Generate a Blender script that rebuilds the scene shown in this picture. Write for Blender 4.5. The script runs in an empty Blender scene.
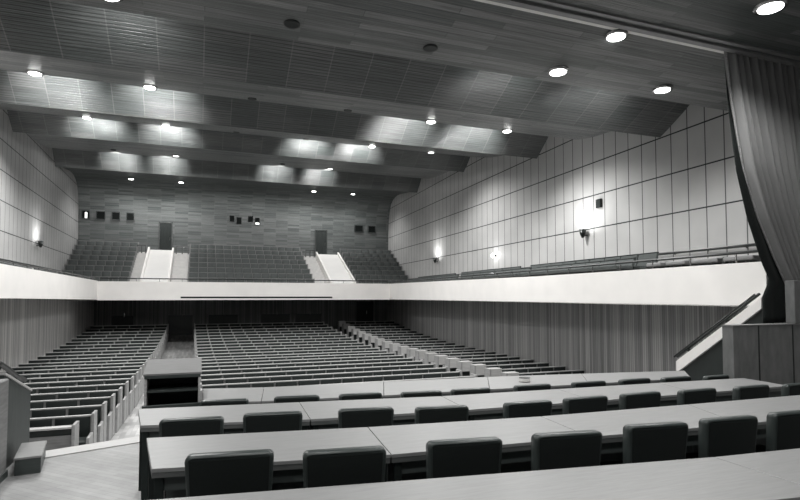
import bpy, bmesh, math, random
from mathutils import Vector, Matrix
R_ = random.Random(7)
S = bpy.context.scene
COL = S.collection
PI = math.pi

# ------------------------------------------------------------------ helpers
ORD = ['zeroth', 'first', 'second', 'third', 'fourth', 'fifth', 'sixth', 'seventh', 'eighth', 'ninth', 'tenth',
       'eleventh', 'twelfth', 'thirteenth', 'fourteenth', 'fifteenth', 'sixteenth', 'seventeenth', 'eighteenth',
       'nineteenth', 'twentieth', 'twenty-first', 'twenty-second', 'twenty-third', 'twenty-fourth', 'twenty-fifth']

def tag(o, label=None, cat=None, group=None, kind=None):
    if label: o['label'] = label
    if cat: o['category'] = cat
    if group: o['group'] = group
    if kind: o['kind'] = kind
    return o

def empty(name, loc=(0, 0, 0), rz=0.0, label=None, cat=None, group=None):
    o = bpy.data.objects.new(name, None)
    o.empty_display_size = .1
    COL.objects.link(o)
    o.location = loc
    o.rotation_euler = (0, 0, rz)
    return tag(o, label, cat, group)

def link(name, me, parent=None, loc=None, rot=None):
    o = bpy.data.objects.new(name, me)
    COL.objects.link(o)
    if parent: o.parent = parent
    if loc: o.location = loc
    if rot: o.rotation_euler = rot
    return o

class MB:
    """collects shapes into one mesh"""
    def __init__(s):
        s.bm = bmesh.new()
    def box(s, x0, x1, y0, y1, z0, z1, bev=0.0, seg=1):
        bm = s.bm
        vs = [bm.verts.new(p) for p in ((x0, y0, z0), (x1, y0, z0), (x1, y1, z0), (x0, y1, z0),
                                        (x0, y0, z1), (x1, y0, z1), (x1, y1, z1), (x0, y1, z1))]
        fs = [bm.faces.new([vs[i] for i in f]) for f in ((0, 3, 2, 1), (4, 5, 6, 7), (0, 1, 5, 4), (1, 2, 6, 5), (2, 3, 7, 6), (3, 0, 4, 7))]
        if bev > 0:
            es = list({e for f in fs for e in f.edges})
            bmesh.ops.bevel(bm, geom=es, offset=bev, segments=seg, affect='EDGES', profile=.5)
        return s
    def prism(s, poly, a0, a1, axis='z', bev=0.0):
        """poly of 2D points extruded along axis: z -> (x,y); x -> (y,z); y -> (x,z)"""
        bm = s.bm
        def P(p, a):
            if axis == 'z': return (p[0], p[1], a)
            if axis == 'x': return (a, p[0], p[1])
            return (p[0], a, p[1])
        A = [bm.verts.new(P(p, a0)) for p in poly]
        B = [bm.verts.new(P(p, a1)) for p in poly]
        n = len(poly)
        fs = [bm.faces.new(A[::-1]), bm.faces.new(B)]
        for i in range(n):
            fs.append(bm.faces.new((A[i], A[(i + 1) % n], B[(i + 1) % n], B[i])))
        bmesh.ops.recalc_face_normals(bm, faces=fs)
        if bev > 0:
            es = list({e for f in fs for e in f.edges})
            bmesh.ops.bevel(bm, geom=es, offset=bev, segments=2, affect='EDGES', profile=.5)
        return s
    def tube(s, pts, r, n=8):
        bm = s.bm
        pts = [Vector(p) for p in pts]
        rings = []
        for i, p in enumerate(pts):
            d = (pts[min(i + 1, len(pts) - 1)] - pts[max(i - 1, 0)]).normalized()
            u = d.cross(Vector((0, 0, 1)))
            if u.length < 1e-3: u = d.cross(Vector((1, 0, 0)))
            u.normalize(); v = d.cross(u)
            rings.append([bm.verts.new(p + r * (math.cos(2 * PI * k / n) * u + math.sin(2 * PI * k / n) * v)) for k in range(n)])
        fs = []
        for a, b in zip(rings, rings[1:]):
            for k in range(n):
                fs.append(bm.faces.new((a[k], a[(k + 1) % n], b[(k + 1) % n], b[k])))
        fs.append(bm.faces.new(rings[0][::-1])); fs.append(bm.faces.new(rings[-1]))
        bmesh.ops.recalc_face_normals(bm, faces=fs)
        return s
    def lathe(s, prof, n=20, cx=0, cy=0):
        bm = s.bm
        rings = [[bm.verts.new((cx + max(r, 1e-4) * math.cos(2 * PI * k / n), cy + max(r, 1e-4) * math.sin(2 * PI * k / n), z)) for k in range(n)] for r, z in prof]
        fs = []
        for a, b in zip(rings, rings[1:]):
            for k in range(n):
                fs.append(bm.faces.new((a[k], a[(k + 1) % n], b[(k + 1) % n], b[k])))
        fs.append(bm.faces.new(rings[0][::-1])); fs.append(bm.faces.new(rings[-1]))
        bmesh.ops.recalc_face_normals(bm, faces=fs)
        return s
    def grid(s, rows):
        """rows of 3D points -> quad sheet"""
        V = [[s.bm.verts.new(p) for p in r] for r in rows]
        for a, b in zip(V, V[1:]):
            for k in range(len(a) - 1):
                s.bm.faces.new((a[k], a[k + 1], b[k + 1], b[k]))
        return s
    def mesh(s, name, mat, smooth=False):
        me = bpy.data.meshes.new(name)
        s.bm.to_mesh(me); s.bm.free()
        me.materials.append(mat)
        if smooth:
            for p in me.polygons: p.use_smooth = True
        return me
    def build(s, name, mat, parent=None, smooth=False, loc=None, rot=None):
        return link(name, s.mesh(name, mat, smooth), parent, loc, rot)

def struct(name, mb, mat, smooth=False):
    return tag(mb.build(name, mat, smooth=smooth), kind='structure')

# ------------------------------------------------------------------ materials
def g(v, t=1.0):
    """neutral grey with the faint cool tint of the darks / warm of the lights"""
    k = max(0.0, 1 - v * 6.0) * .26 * t
    w = max(0.0, v - .35) * .05
    return (v * (1 - k) + w * v, v, v * (1 - .2 * k) - w * v, 1)

class NT:
    def __init__(s, name):
        s.m = bpy.data.materials.new(name); s.m.use_nodes = True
        s.t = s.m.node_tree; s.b = s.t.nodes['Principled BSDF']
    def n(s, typ, **kw):
        nd = s.t.nodes.new(typ)
        for k, v in kw.items():
            if k.startswith('_'): setattr(nd, k[1:], v)
            else: nd.inputs[k.replace('__', ' ')].default_value = v
        return nd
    def l(s, a, b): s.t.links.new(a, b)
    def math(s, op, a, b=None, clamp=False):
        nd = s.t.nodes.new('ShaderNodeMath'); nd.operation = op; nd.use_clamp = clamp
        for i, x in enumerate((a, b)):
            if x is None: continue
            if isinstance(x, (int, float)): nd.inputs[i].default_value = x
            else: s.l(x, nd.inputs[i])
        return nd.outputs[0]
    def ramp(s, fac, stops):
        nd = s.t.nodes.new('ShaderNodeValToRGB')
        el = nd.color_ramp.elements
        while len(el) < len(stops): el.new(.5)
        for e, (p, c) in zip(el, stops): e.position = p; e.color = c
        s.l(fac, nd.inputs[0]); return nd.outputs[0]
    def mix(s, fac, a, b):
        nd = s.t.nodes.new('ShaderNodeMix'); nd.data_type = 'RGBA'
        if isinstance(fac, (int, float)): nd.inputs[0].default_value = fac
        else: s.l(fac, nd.inputs[0])
        for i, x in ((6, a), (7, b)):
            if isinstance(x, tuple): nd.inputs[i].default_value = x
            else: s.l(x, nd.inputs[i])
        return nd.outputs[2]
    def bump(s, h, strength=.3, dist=.02):
        nd = s.n('ShaderNodeBump', Strength=strength, Distance=dist)
        s.l(h, nd.inputs['Height']); s.l(nd.outputs[0], s.b.inputs['Normal'])

def plain(name, v, rough=.5, noise=.12, scale=6.0, metal=0.0, spec=.5):
    t = NT(name)
    tc = t.n('ShaderNodeTexCoord')
    nz = t.n('ShaderNodeTexNoise', Scale=scale, Detail=4.0)
    t.l(tc.outputs['Object'], nz.inputs['Vector'])
    t.l(t.ramp(nz.outputs[0], [(.3, g(v * (1 - noise))), (.7, g(v * (1 + noise)))]), t.b.inputs['Base Color'])
    t.b.inputs['Roughness'].default_value = rough
    t.b.inputs['Metallic'].default_value = metal
    t.b.inputs['Specular IOR Level'].default_value = spec
    return t.m

def wood(name, v, rough=.45, stretch=(1, 14, 14), var=.25, scale=3.0):
    t = NT(name)
    tc = t.n('ShaderNodeTexCoord'); mp = t.n('ShaderNodeMapping', Scale=stretch)
    t.l(tc.outputs['Object'], mp.inputs[0])
    nz = t.n('ShaderNodeTexNoise', Scale=scale, Detail=6.0, Roughness=.6)
    t.l(mp.outputs[0], nz.inputs['Vector'])
    t.l(t.ramp(nz.outputs[0], [(.3, g(v * (1 - var))), (.7, g(v * (1 + var)))]), t.b.inputs['Base Color'])
    t.b.inputs['Roughness'].default_value = rough
    return t.m

def fabric(name, v, scale=260.0, var=.3):
    t = NT(name)
    tc = t.n('ShaderNodeTexCoord')
    nz = t.n('ShaderNodeTexNoise', Scale=scale, Detail=2.0); t.l(tc.outputs['Object'], nz.inputs['Vector'])
    t.l(t.ramp(nz.outputs[0], [(.3, g(v * (1 - var))), (.7, g(v * (1 + var)))]), t.b.inputs['Base Color'])
    t.b.inputs['Roughness'].default_value = .8
    t.b.inputs['Sheen Weight'].default_value = .04; t.b.inputs['Specular IOR Level'].default_value = .3
    t.bump(nz.outputs[0], .15, .002)
    return t.m

def ceiling_mat(name, v, kind):
    """planks running across the hall; uv: u = metres across, v = metres along the profile
    kind: 'smooth' long polished planks, 'slat' slatted panels, 'back' wall of panelled planks"""
    t = NT(name)
    slat = kind == 'slat'
    uv = t.n('ShaderNodeUVMap')
    sep = t.n('ShaderNodeSeparateXYZ'); t.l(uv.outputs[0], sep.inputs[0])
    br = t.n('ShaderNodeTexBrick', _offset=0.0 if kind != 'smooth' else .37, _offset_frequency=2)
    br.inputs['Scale'].default_value = 1.0
    br.inputs['Brick Width'].default_value = {'slat': .66, 'smooth': 1.9, 'back': .66}[kind]
    br.inputs['Row Height'].default_value = {'slat': .42, 'smooth': .115, 'back': .10}[kind]
    br.inputs['Mortar Size'].default_value = .005 if kind != 'back' else .004
    br.inputs['Mortar Smooth'].default_value = .2
    br.inputs['Color1'].default_value = g(v * (.78 if slat else .6)); br.inputs['Color2'].default_value = g(v * (1.15 if slat else 1.4))
    br.inputs['Mortar'].default_value = g(v * {'slat': 1.25, 'smooth': .55, 'back': 1.5}[kind])
    t.l(uv.outputs[0], br.inputs['Vector'])
    mp = t.n('ShaderNodeMapping', Scale=(.45, 30, 1)); t.l(uv.outputs[0], mp.inputs[0])
    nz = t.n('ShaderNodeTexNoise', Scale=2.0, Detail=5.0, Roughness=.7); t.l(mp.outputs[0], nz.inputs['Vector'])
    gr = t.ramp(nz.outputs[0], [(.28, (.30, .30, .30, 1)), (.5, (.9, .9, .9, 1)), (.75, (1.7, 1.7, 1.7, 1))])
    def mul(x, y):
        m = t.t.nodes.new('ShaderNodeMix'); m.data_type = 'RGBA'; m.blend_type = 'MULTIPLY'; m.inputs[0].default_value = 1
        t.l(x, m.inputs[6]); t.l(y, m.inputs[7]); return m.outputs[2]
    colr = mul(br.outputs[0], gr)
    per = .062 if slat else .115
    fr = t.math('FRACT', t.math('DIVIDE', sep.outputs[1], per))
    tri = t.math('ABSOLUTE', t.math('SUBTRACT', fr, .5))
    groove = t.math('SUBTRACT', 1.0, t.math('MULTIPLY', t.math('SUBTRACT', tri, .34 if slat else .44), 9.0, True), True)
    out = mul(colr, t.ramp(groove, [(0, (.38, .38, .38, 1) if slat else (.7, .7, .7, 1)), (1, (1, 1, 1, 1))]))
    if slat:   # pale joint between the panels
        fx = t.math('ABSOLUTE', t.math('SUBTRACT', t.math('FRACT', t.math('DIVIDE', sep.outputs[0], .66)), .5))
        out = t.mix(t.math('MULTIPLY', t.math('GREATER_THAN', fx, .485), .25), out, g(v * 2.2))
    t.l(out, t.b.inputs['Base Color'])
    t.b.inputs['Roughness'].default_value = .34 if kind != 'back' else .5
    t.b.inputs['Specular IOR Level'].default_value = .6
    hh = t.math('ADD', groove, t.math('MULTIPLY', nz.outputs[0], .9))
    t.bump(hh, .6 if slat else .45, .014)
    return t.m

def panel_mat(name, v, py, oy, pz, oz):
    """painted wall panels with dark reveals between them: y pitch/offset, z pitch/offset"""
    t = NT(name)
    tc = t.n('ShaderNodeTexCoord'); sep = t.n('ShaderNodeSeparateXYZ'); t.l(tc.outputs['Object'], sep.inputs[0])
    def line(out, p, o, w):
        f = t.math('FRACT', t.math('DIVIDE', t.math('SUBTRACT', out, o - p * 50.5), p))
        return t.math('LESS_THAN', t.math('ABSOLUTE', t.math('SUBTRACT', f, .5)), w / p / 2)
    a = line(sep.outputs[1], py, oy, .026)
    b = line(sep.outputs[2], pz, oz, .030)
    nz = t.n('ShaderNodeTexNoise', Scale=1.2, Detail=4.0); t.l(tc.outputs['Object'], nz.inputs['Vector'])
    base = t.ramp(nz.outputs[0], [(.3, g(v * .93)), (.7, g(v * 1.07))])
    t.l(t.mix(t.math('MAXIMUM', t.math('MULTIPLY', a, .85), b), base, g(.02)), t.b.inputs['Base Color'])
    t.b.inputs['Roughness'].default_value = .55
    return t.m

def batten_mat(name, v, axis=1, contrast=.6):
    """vertical wood battens of uneven tone along the given axis"""
    t = NT(name)
    tc = t.n('ShaderNodeTexCoord'); sep = t.n('ShaderNodeSeparateXYZ'); t.l(tc.outputs['Object'], sep.inputs[0])
    cell = t.math('FLOOR', t.math('DIVIDE', sep.outputs[axis], 0.062))
    wn = t.t.nodes.new('ShaderNodeTexWhiteNoise'); wn.noise_dimensions = '1D'; t.l(cell, wn.inputs['W'])
    fr = t.math('ABSOLUTE', t.math('SUBTRACT', t.math('FRACT', t.math('DIVIDE', sep.outputs[axis], 0.062)), .5))
    gv = t.math('SUBTRACT', 1.0, t.math('MULTIPLY', t.math('SUBTRACT', fr, .36), 7.0, True), True)
    mp = t.n('ShaderNodeMapping', Scale=(9, 9, .5)); t.l(tc.outputs['Object'], mp.inputs[0])
    nz = t.n('ShaderNodeTexNoise', Scale=3.0, Detail=5.0); t.l(mp.outputs[0], nz.inputs['Vector'])
    f = t.math('ADD', t.math('MULTIPLY', wn.outputs[0], .6), t.math('MULTIPLY', nz.outputs[0], .4))
    c = t.ramp(f, [(.15, g(v * (1 - contrast))), (.85, g(v * (1 + contrast)))])
    d = t.ramp(gv, [(0, (.3, .3, .3, 1)), (1, (1, 1, 1, 1))])
    mul = t.t.nodes.new('ShaderNodeMix'); mul.data_type = 'RGBA'; mul.blend_type = 'MULTIPLY'; mul.inputs[0].default_value = 1
    t.l(c, mul.inputs[6]); t.l(d, mul.inputs[7])
    t.l(mul.outputs[2], t.b.inputs['Base Color'])
    t.b.inputs['Roughness'].default_value = .55
    t.bump(gv, .6, .012)
    return t.m

def parquet_mat(name, v, w=.07, ln=.42, var=.18, rot=PI / 4):
    t = NT(name)
    tc = t.n('ShaderNodeTexCoord')
    mp = t.n('ShaderNodeMapping', Rotation=(0, 0, rot)); t.l(tc.outputs['Object'], mp.inputs[0])
    br = t.n('ShaderNodeTexBrick', _offset=.5)
    br.inputs['Scale'].default_value = 1.0
    br.inputs['Brick Width'].default_value = ln; br.inputs['Row Height'].default_value = w
    br.inputs['Mortar Size'].default_value = .0015
    br.inputs['Color1'].default_value = g(v * (1 - var)); br.inputs['Color2'].default_value = g(v * (1 + var)); br.inputs['Mortar'].default_value = g(v * .5)
    t.l(mp.outputs[0], br.inputs['Vector'])
    nz = t.n('ShaderNodeTexNoise', Scale=1.6, Detail=6.0, Roughness=.65); t.l(tc.outputs['Object'], nz.inputs['Vector'])
    gr = t.ramp(nz.outputs[0], [(.3, (.75, .75, .75, 1)), (.7, (1.2, 1.2, 1.2, 1))])
    mul = t.t.nodes.new('ShaderNodeMix'); mul.data_type = 'RGBA'; mul.blend_type = 'MULTIPLY'; mul.inputs[0].default_value = 1
    t.l(br.outputs[0], mul.inputs[6]); t.l(gr, mul.inputs[7])
    t.l(mul.outputs[2], t.b.inputs['Base Color'])
    t.b.inputs['Roughness'].default_value = .4
    return t.m

def emis(name, s):
    t = NT(name)
    t.b.inputs['Base Color'].default_value = g(.8)
    t.b.inputs['Emission Color'].default_value = (1, 1, .98, 1)
    t.b.inputs['Emission Strength'].default_value = s
    return t.m

M = dict(
    smooth=ceiling_mat('ceiling_planks', .19, 'smooth'),
    slat=ceiling_mat('ceiling_slats', .13, 'slat'),
    stageceil=ceiling_mat('stage_ceiling_planks', .14, 'smooth'),
    backwall=ceiling_mat('back_wall_planks', .095, 'back'),
    panel_r=panel_mat('wall_panels', .52, .442, 8.02, .872, 5.29),
    panel_l=panel_mat('wall_panels_opposite', .44, .43, 18.9, .893, 4.575),
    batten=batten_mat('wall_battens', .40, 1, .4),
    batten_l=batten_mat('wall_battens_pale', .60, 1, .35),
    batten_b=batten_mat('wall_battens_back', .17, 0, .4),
    white=plain('white_paint', .88, .55, .03, 2.0),
    ramp=plain('white_gloss_paint', .74, .5, .03, 2.0),
    grey=plain('grey_concrete', .66, .7, .08),
    parquet=parquet_mat('stage_parquet', .28, .07, .42, .10),
    hallfloor=parquet_mat('hall_parquet', .38, .09, .6, .3, PI / 2),
    table=wood('table_top_wood', .295, .4, (2, 22, 22), .10),
    tabledge=wood('table_edge_wood', .13, .45),
    steel=plain('dark_steel', .045, .4, .15, 8, .6),
    frame=plain('table_frame_wood', .075, .5),
    chairfab=fabric('chair_fabric', .016),
    vinyl=plain('chair_vinyl', .052, .36),
    chrome=plain('bright_metal', .45, .25, .05, 8, 1.0),
    light_wood=wood('bench_wood', .33, .42, (2, 2, 20), .14),
    desk=wood('bench_desk_wood', .52, .38, (1, 16, 16), .12),
    pad=fabric('bench_fabric', .020),
    bpad=fabric('balcony_fabric', .10),
    bwood=wood('balcony_bench_wood', .22, .45),
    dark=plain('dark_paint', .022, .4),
    black=plain('black_metal', .012, .35),
    lect=wood('lectern_wood', .06, .4, (2, 14, 14), .2),
    lect_top=wood('lectern_top_wood', .20, .8, (2, 14, 14), .08),
    lect_edge=wood('lectern_edge_wood', .46, .4),
    lect_in=plain('lectern_inside', .018, .6),
    cheek=wood('cheek_wood', .21, .5, (1.5, 1.5, 10), .22),
    cheek_pale=wood('plinth_wood', .18, .5, (3, 3, 1.2), .22),
    parapet=wood('parapet_wood', .05, .45, (6, 6, 1), .3),
    curtain=fabric('curtain_cloth', .24, 400.0, .08),
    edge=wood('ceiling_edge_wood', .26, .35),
    hem=fabric('curtain_hem', .30, 60.0),
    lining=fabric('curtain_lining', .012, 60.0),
    lamp=emis('lamp_glow', 14.0), lamp_dim=emis('lamp_glow_soft', 2.5),
    doorm=wood('door_wood', .02, .8, (8, 8, 1), .3),
    glass=plain('projection_glass', .006, .7, spec=.1),
)

# ------------------------------------------------------------------ plan of the hall (metres, eye point above x=y=0)
XR = lambda y: 9.18 + .049 * y          # wall beside the right gallery
XL = lambda y: -5.15 - .021 * y         # wall beside the left gallery
FR = lambda y: 7.70 + .049 * y          # gallery fronts
FL = lambda y: -3.52 - .021 * y
YB = 31.0                               # back wall
YF = 25.7                               # front of the balcony
FLOOR0 = -1.0
STG = -.18                              # front level of the stage
def floor_z(y): return FLOOR0 + (.0046 * (y - 18.5) ** 2 if y > 18.5 else 0)

def wall_sheet(name, mat, pts, z0, z1, th, side):
    """a wall following plan points, thickness outward"""
    mb = MB()
    poly = list(pts) + [(x + side * th, y) for x, y in reversed(pts)]
    mb.prism(poly, z0, z1, 'z')
    return struct(name, mb, mat)

wall_sheet('wall_right', M['panel_r'], [(XR(-4), -4), (XR(YB), YB)], 1.62, 8.6, .25, 1)
wall_sheet('wall_left', M['panel_l'], [(XL(-4), -4), (XL(YB), YB)], 1.62, 8.6, .25, -1)
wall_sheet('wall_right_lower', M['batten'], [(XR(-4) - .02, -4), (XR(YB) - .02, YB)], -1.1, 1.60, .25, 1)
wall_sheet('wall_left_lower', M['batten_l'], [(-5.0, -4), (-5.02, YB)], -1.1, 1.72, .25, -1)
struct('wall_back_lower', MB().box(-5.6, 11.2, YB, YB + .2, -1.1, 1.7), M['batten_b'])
struct('wall_stage', MB().box(-6, 10, -4.3, -4.1, -.5, 8.6), M['cheek'])

# floor of the hall, raked towards the back
ys = [5.0, 8.0, 18.5] + [18.5 + .5 * k for k in range(1, 26)]
mb = MB()
for a, b in zip(ys, ys[1:]):
    mb.prism([(a, floor_z(a)), (b, floor_z(b)), (b, FLOOR0 - .3), (a, FLOOR0 - .3)], -5.3, 11.2, 'x')
struct('floor', mb, M['hallfloor'])

# stage: front level plus two raised levels under the tables
edge = [(-2.05, 7.50), (-1.69, 7.56), (-.73, 7.92), (.6, 8.2), (4.0, 8.2), (7.55, 8.0)]
struct('stage_floor', MB().prism([(-5.0, -4.1)] + [(-5.0, 7.0), (-2.05, 7.0)] + edge + [(7.55, 5.45), (9.5, 5.45), (9.0, -4.1)], FLOOR0 + .002, STG), M['parquet'])
nos = MB()
for (a, b) in zip(edge, edge[1:]):
    nos.prism([a, b, (b[0] - .04, b[1] + .33), (a[0] - .04, a[1] + .33)], FLOOR0 + .002, STG + .012)
struct('trim_1', nos, M['desk'])
struct('stage_tier', MB().prism([(-.42, -4.1), (9.0, -4.1), (9.0, 5.0), (3, 4.85), (-.42, 5.35)], STG + .001, -.08), M['parquet'])
struct('stage_tier_upper', MB().prism([(-.42, -4.1), (8.9, -4.1), (8.9, 3.95), (3, 3.95), (-.42, 4.35)], -.079, 0), M['parquet'])

# ceiling: waves of smooth planks and slatted panels
def cband(name, prof, mat, over=.0, x0=None, x1=None):
    bm = bmesh.new(); uvl = bm.loops.layers.uv.new('UVMap')
    s = 0; rows = []
    for i, (y, z) in enumerate(prof):
        if i: s += math.hypot(y - prof[i - 1][0], z - prof[i - 1][1])
        a = (XL(y) if x0 is None else x0); b = (XR(y) if x1 is None else x1)
        rows.append([(bm.verts.new((a + (b - a) * k / 8, y, z)), a + (b - a) * k / 8, s) for k in range(9)])
    for p, q in zip(rows, rows[1:]):
        for k in range(8):
            c = [p[k], q[k], q[k + 1], p[k + 1]]
            f = bm.faces.new([v[0] for v in c])
            for lp, v in zip(f.loops, c): lp[uvl].uv = (v[1], v[2])
    me = bpy.data.meshes.new(name); bm.to_mesh(me); bm.free(); me.materials.append(mat)
    o = link(name, me); tag(o, kind='structure')
    sm = o.modifiers.new('thick', 'SOLIDIFY'); sm.thickness = .05; sm.offset = -1 
    return o
def smoothen(pts, n=4):
    out = []
    P = [pts[0]] + list(pts) + [pts[-1]]
    for i in range(1, len(P) - 2):
        for k in range(n):
            t = k / n
            out.append(tuple(.5 * ((2 * P[i][j]) + (-P[i - 1][j] + P[i + 1][j]) * t + (2 * P[i - 1][j] - 5 * P[i][j] + 4 * P[i + 1][j] - P[i + 2][j]) * t * t
                                   + (-P[i - 1][j] + 3 * P[i][j] - 3 * P[i + 1][j] + P[i + 2][j]) * t ** 3) for j in (0, 1)))
    return out + [pts[-1]]
cband('ceiling_stage', [(-4.2, 5.38), (5.65, 5.38), (5.65, 5.64), (5.9, 5.64)], M['stageceil'])
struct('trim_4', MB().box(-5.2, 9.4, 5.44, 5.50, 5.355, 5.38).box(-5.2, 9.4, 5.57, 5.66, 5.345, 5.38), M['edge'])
struct('edge_gleam', MB().box(-5.2, 9.4, 5.86, 5.92, 5.47, 5.53), M['white'])  # white strip stands in for lamplight reflected along this edge
cband('ceiling_band', smoothen([(5.85, 5.54), (6.2, 5.40), (6.7, 5.28), (7.3, 5.25)]) + [(7.34, 5.32), (7.4, 6.4), (7.58, 6.4)], M['smooth'])
cband('ceiling_slats', smoothen([(7.58, 6.4), (8.0, 6.05), (8.37, 5.77), (8.8, 5.52), (9.2, 5.31)]), M['slat'])
cband('ceiling_band', smoothen([(9.22, 5.31), (9.4, 5.62), (9.9, 5.85), (10.9, 5.93), (11.6, 5.99), (12.3, 6.12)]) + [(12.34, 6.2), (12.4, 7.4), (12.6, 7.4)], M['smooth'])
cband('ceiling_slats', smoothen([(12.6, 7.4), (13.1, 7.0), (13.65, 6.57), (14.28, 6.08)]), M['slat'])
cband('ceiling_band', smoothen([(14.3, 6.08), (14.5, 6.4), (15.2, 6.65), (16.6, 6.75), (17.6, 6.94), (18.55, 7.18)]) + [(18.58, 7.25), (18.62, 7.8), (18.7, 7.8)], M['smooth'])
cband('ceiling_slats', smoothen([(18.7, 7.8), (19.2, 7.36), (19.55, 7.08), (19.85, 6.89)]), M['slat'])
cband('ceiling_band', smoothen([(19.87, 6.89), (20.05, 7.1), (20.6, 7.22), (21.6, 7.27), (23, 7.36), (24.05, 7.48)]) + [(24.08, 7.55), (24.12, 8.2), (24.3, 8.2)], M['smooth'])
cband('ceiling_slats', smoothen([(24.3, 8.2), (24.7, 7.95), (25.05, 7.66), (25.65, 7.1)]), M['slat'])
cband('wall_back', smoothen([(25.67, 7.1), (25.85, 7.27), (26.5, 7.33), (27.4, 7.42), (28.6, 7.55), (29.5, 7.55), (30.2, 7.36), (30.62, 6.95), (30.86, 6.3), (30.97, 5.5), (YB, 4.6)]) + [(YB, 1.7)], M['backwall'])
struct('roof', MB().box(-6.2, 11.2, -4.2, 31.3, 8.6, 8.8), M['dark'])

# ------------------------------------------------------------------ balcony and galleries
ZS, ZT = 1.58, 2.385
def fascia(name, pts, th, side, axis='x'):
    mb = MB()
    if axis == 'x':
        poly = list(pts) + [(x + side * th, y) for x, y in reversed(pts)]
    else:
        poly = list(pts) + [(x, y + th) for x, y in reversed(pts)]
    mb.prism(poly, ZS, ZT, 'z')
    return struct(name, mb, M['white'])
yF0 = 5.70
fascia('balcony_front', [(FL(YF), YF), (FR(YF), YF)], .16, 1, 'y')
ZTR = lambda y: 2.27 if y < 12 else 2.27 + .115 * (y - 12) / (YF - 12)
gm = MB(); gy = [yF0, 9, 12, 16, 20, YF + .16]
for ya, yb in zip(gy, gy[1:]):
    V = [gm.bm.verts.new((FR(y) + dx, y, z)) for y in (ya, yb) for dx in (0, .14) for z in (ZS, ZTR(min(y, YF)))]
    for f in ((0, 1, 5, 4), (2, 6, 7, 3), (1, 3, 7, 5), (0, 4, 6, 2)): gm.bm.faces.new([V[i] for i in f])
    if ya == yF0: gm.bm.faces.new([V[i] for i in (0, 2, 3, 1)])
bmesh.ops.remove_doubles(gm.bm, verts=gm.bm.verts[:], dist=1e-4)
bmesh.ops.recalc_face_normals(gm.bm, faces=gm.bm.faces[:])
struct('gallery_front', gm, M['white'])
ZSL = lambda y: 1.70 if y < 14 else 1.70 - .09 * (y - 14) / (YF - 14)
gm = MB(); gy = [yF0, 9, 14, 20, YF + .16]
for ya, yb in zip(gy, gy[1:]):
    V = [gm.bm.verts.new((FL(y) - dx, y, z)) for y in (ya, yb) for dx in (0, .14) for z in (ZSL(min(y, YF)), ZT + .02)]
    for f in ((0, 1, 5, 4), (2, 6, 7, 3), (1, 3, 7, 5), (0, 4, 6, 2)): gm.bm.faces.new([V[i] for i in f])
    if ya == yF0: gm.bm.faces.new([V[i] for i in (0, 2, 3, 1)])
bmesh.ops.remove_doubles(gm.bm, verts=gm.bm.verts[:], dist=1e-4)
bmesh.ops.recalc_face_normals(gm.bm, faces=gm.bm.faces[:])
struct('gallery_front', gm, M['white'])
# gallery floors
struct('gallery_floor', MB().prism([(FR(yF0) + .14, yF0), (FR(YF) + .14, YF), (XR(YF), YF), (XR(yF0), yF0)], ZS + .02, 1.98), M['grey'])
struct('gallery_floor', MB().prism([(FL(yF0) - .14, yF0), (FL(YF) - .14, YF), (XL(YF), YF), (XL(yF0), yF0)], 1.71, 1.98), M['grey'])
struct('gallery_soffit', MB().prism([(FR(yF0), yF0), (FR(YF), YF), (XR(YF), YF), (XR(yF0), yF0)], ZS, ZS + .02), M['dark'])
# stepped balcony floor
NR = 8
Y0b, dYb = 26.42, .535
Z0b, dZb = 2.60, .268                     # back-rest tops of the rows
BH = .74
mb = MB()
for k in range(NR + 1):
    a = YF + .16 if k == 0 else Y0b - .16 + dYb * (k - 1) + .2
    b = Y0b - .16 + dYb * k + .2 if k < NR else YB
    zz = Z0b - BH + dZb * k
    mb.prism([(a, ZS), (b, ZS), (b, zz), (a, zz)], XL(28) + .05, XR(28), 'x')
struct('balcony_floor', mb, M['grey'])
# dark slot with a pale lip along the underside of the balcony front
struct('trim_2', MB().box(-.80, 6.0, YF - .035, YF, 1.66, 1.735), M['black'])
struct('trim_3', MB().box(-.80, 6.0, YF - .07, YF, ZS + .005, 1.655), M['white'])
# openings and doors in the wall below the balcony
def low_door(n, x0, x1, z1):
    z0 = floor_z(YB) - .02
    d = struct('door_%d' % n, MB().box(x0, x1, YB - .05, YB, z0, z1), M['dark'])
    fr = MB()
    fr.box(x0 - .07, x0, YB - .07, YB, z0, z1 + .07).box(x1, x1 + .07, YB - .07, YB, z0, z1 + .07).box(x0 - .07, x1 + .07, YB - .07, YB, z1, z1 + .07)
    o = fr.build('door_frame', M['batten_b'], d)
    MB().box((x0 + x1) / 2 - .012, (x0 + x1) / 2 + .012, YB - .055, YB - .05, z0, z1).build('door_gap', M['black'], d)
    MB().tube([((x0 + x1) / 2 + .08, YB - .10, z0 + 1.0), ((x0 + x1) / 2 + .08, YB - .10, z0 + 1.2)], .015).build('door_handle', M['chrome'], d)
low_door(1, -1.55, -.35, .75); low_door(2, .45, 1.95, .75); low_door(3, 3.2, 4.8, .75); low_door(4, 5.1, 6.6, .75)
low_door(5, 8.7, 9.75, 1.45); low_door(6, -4.2, -3.2, .75)

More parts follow.
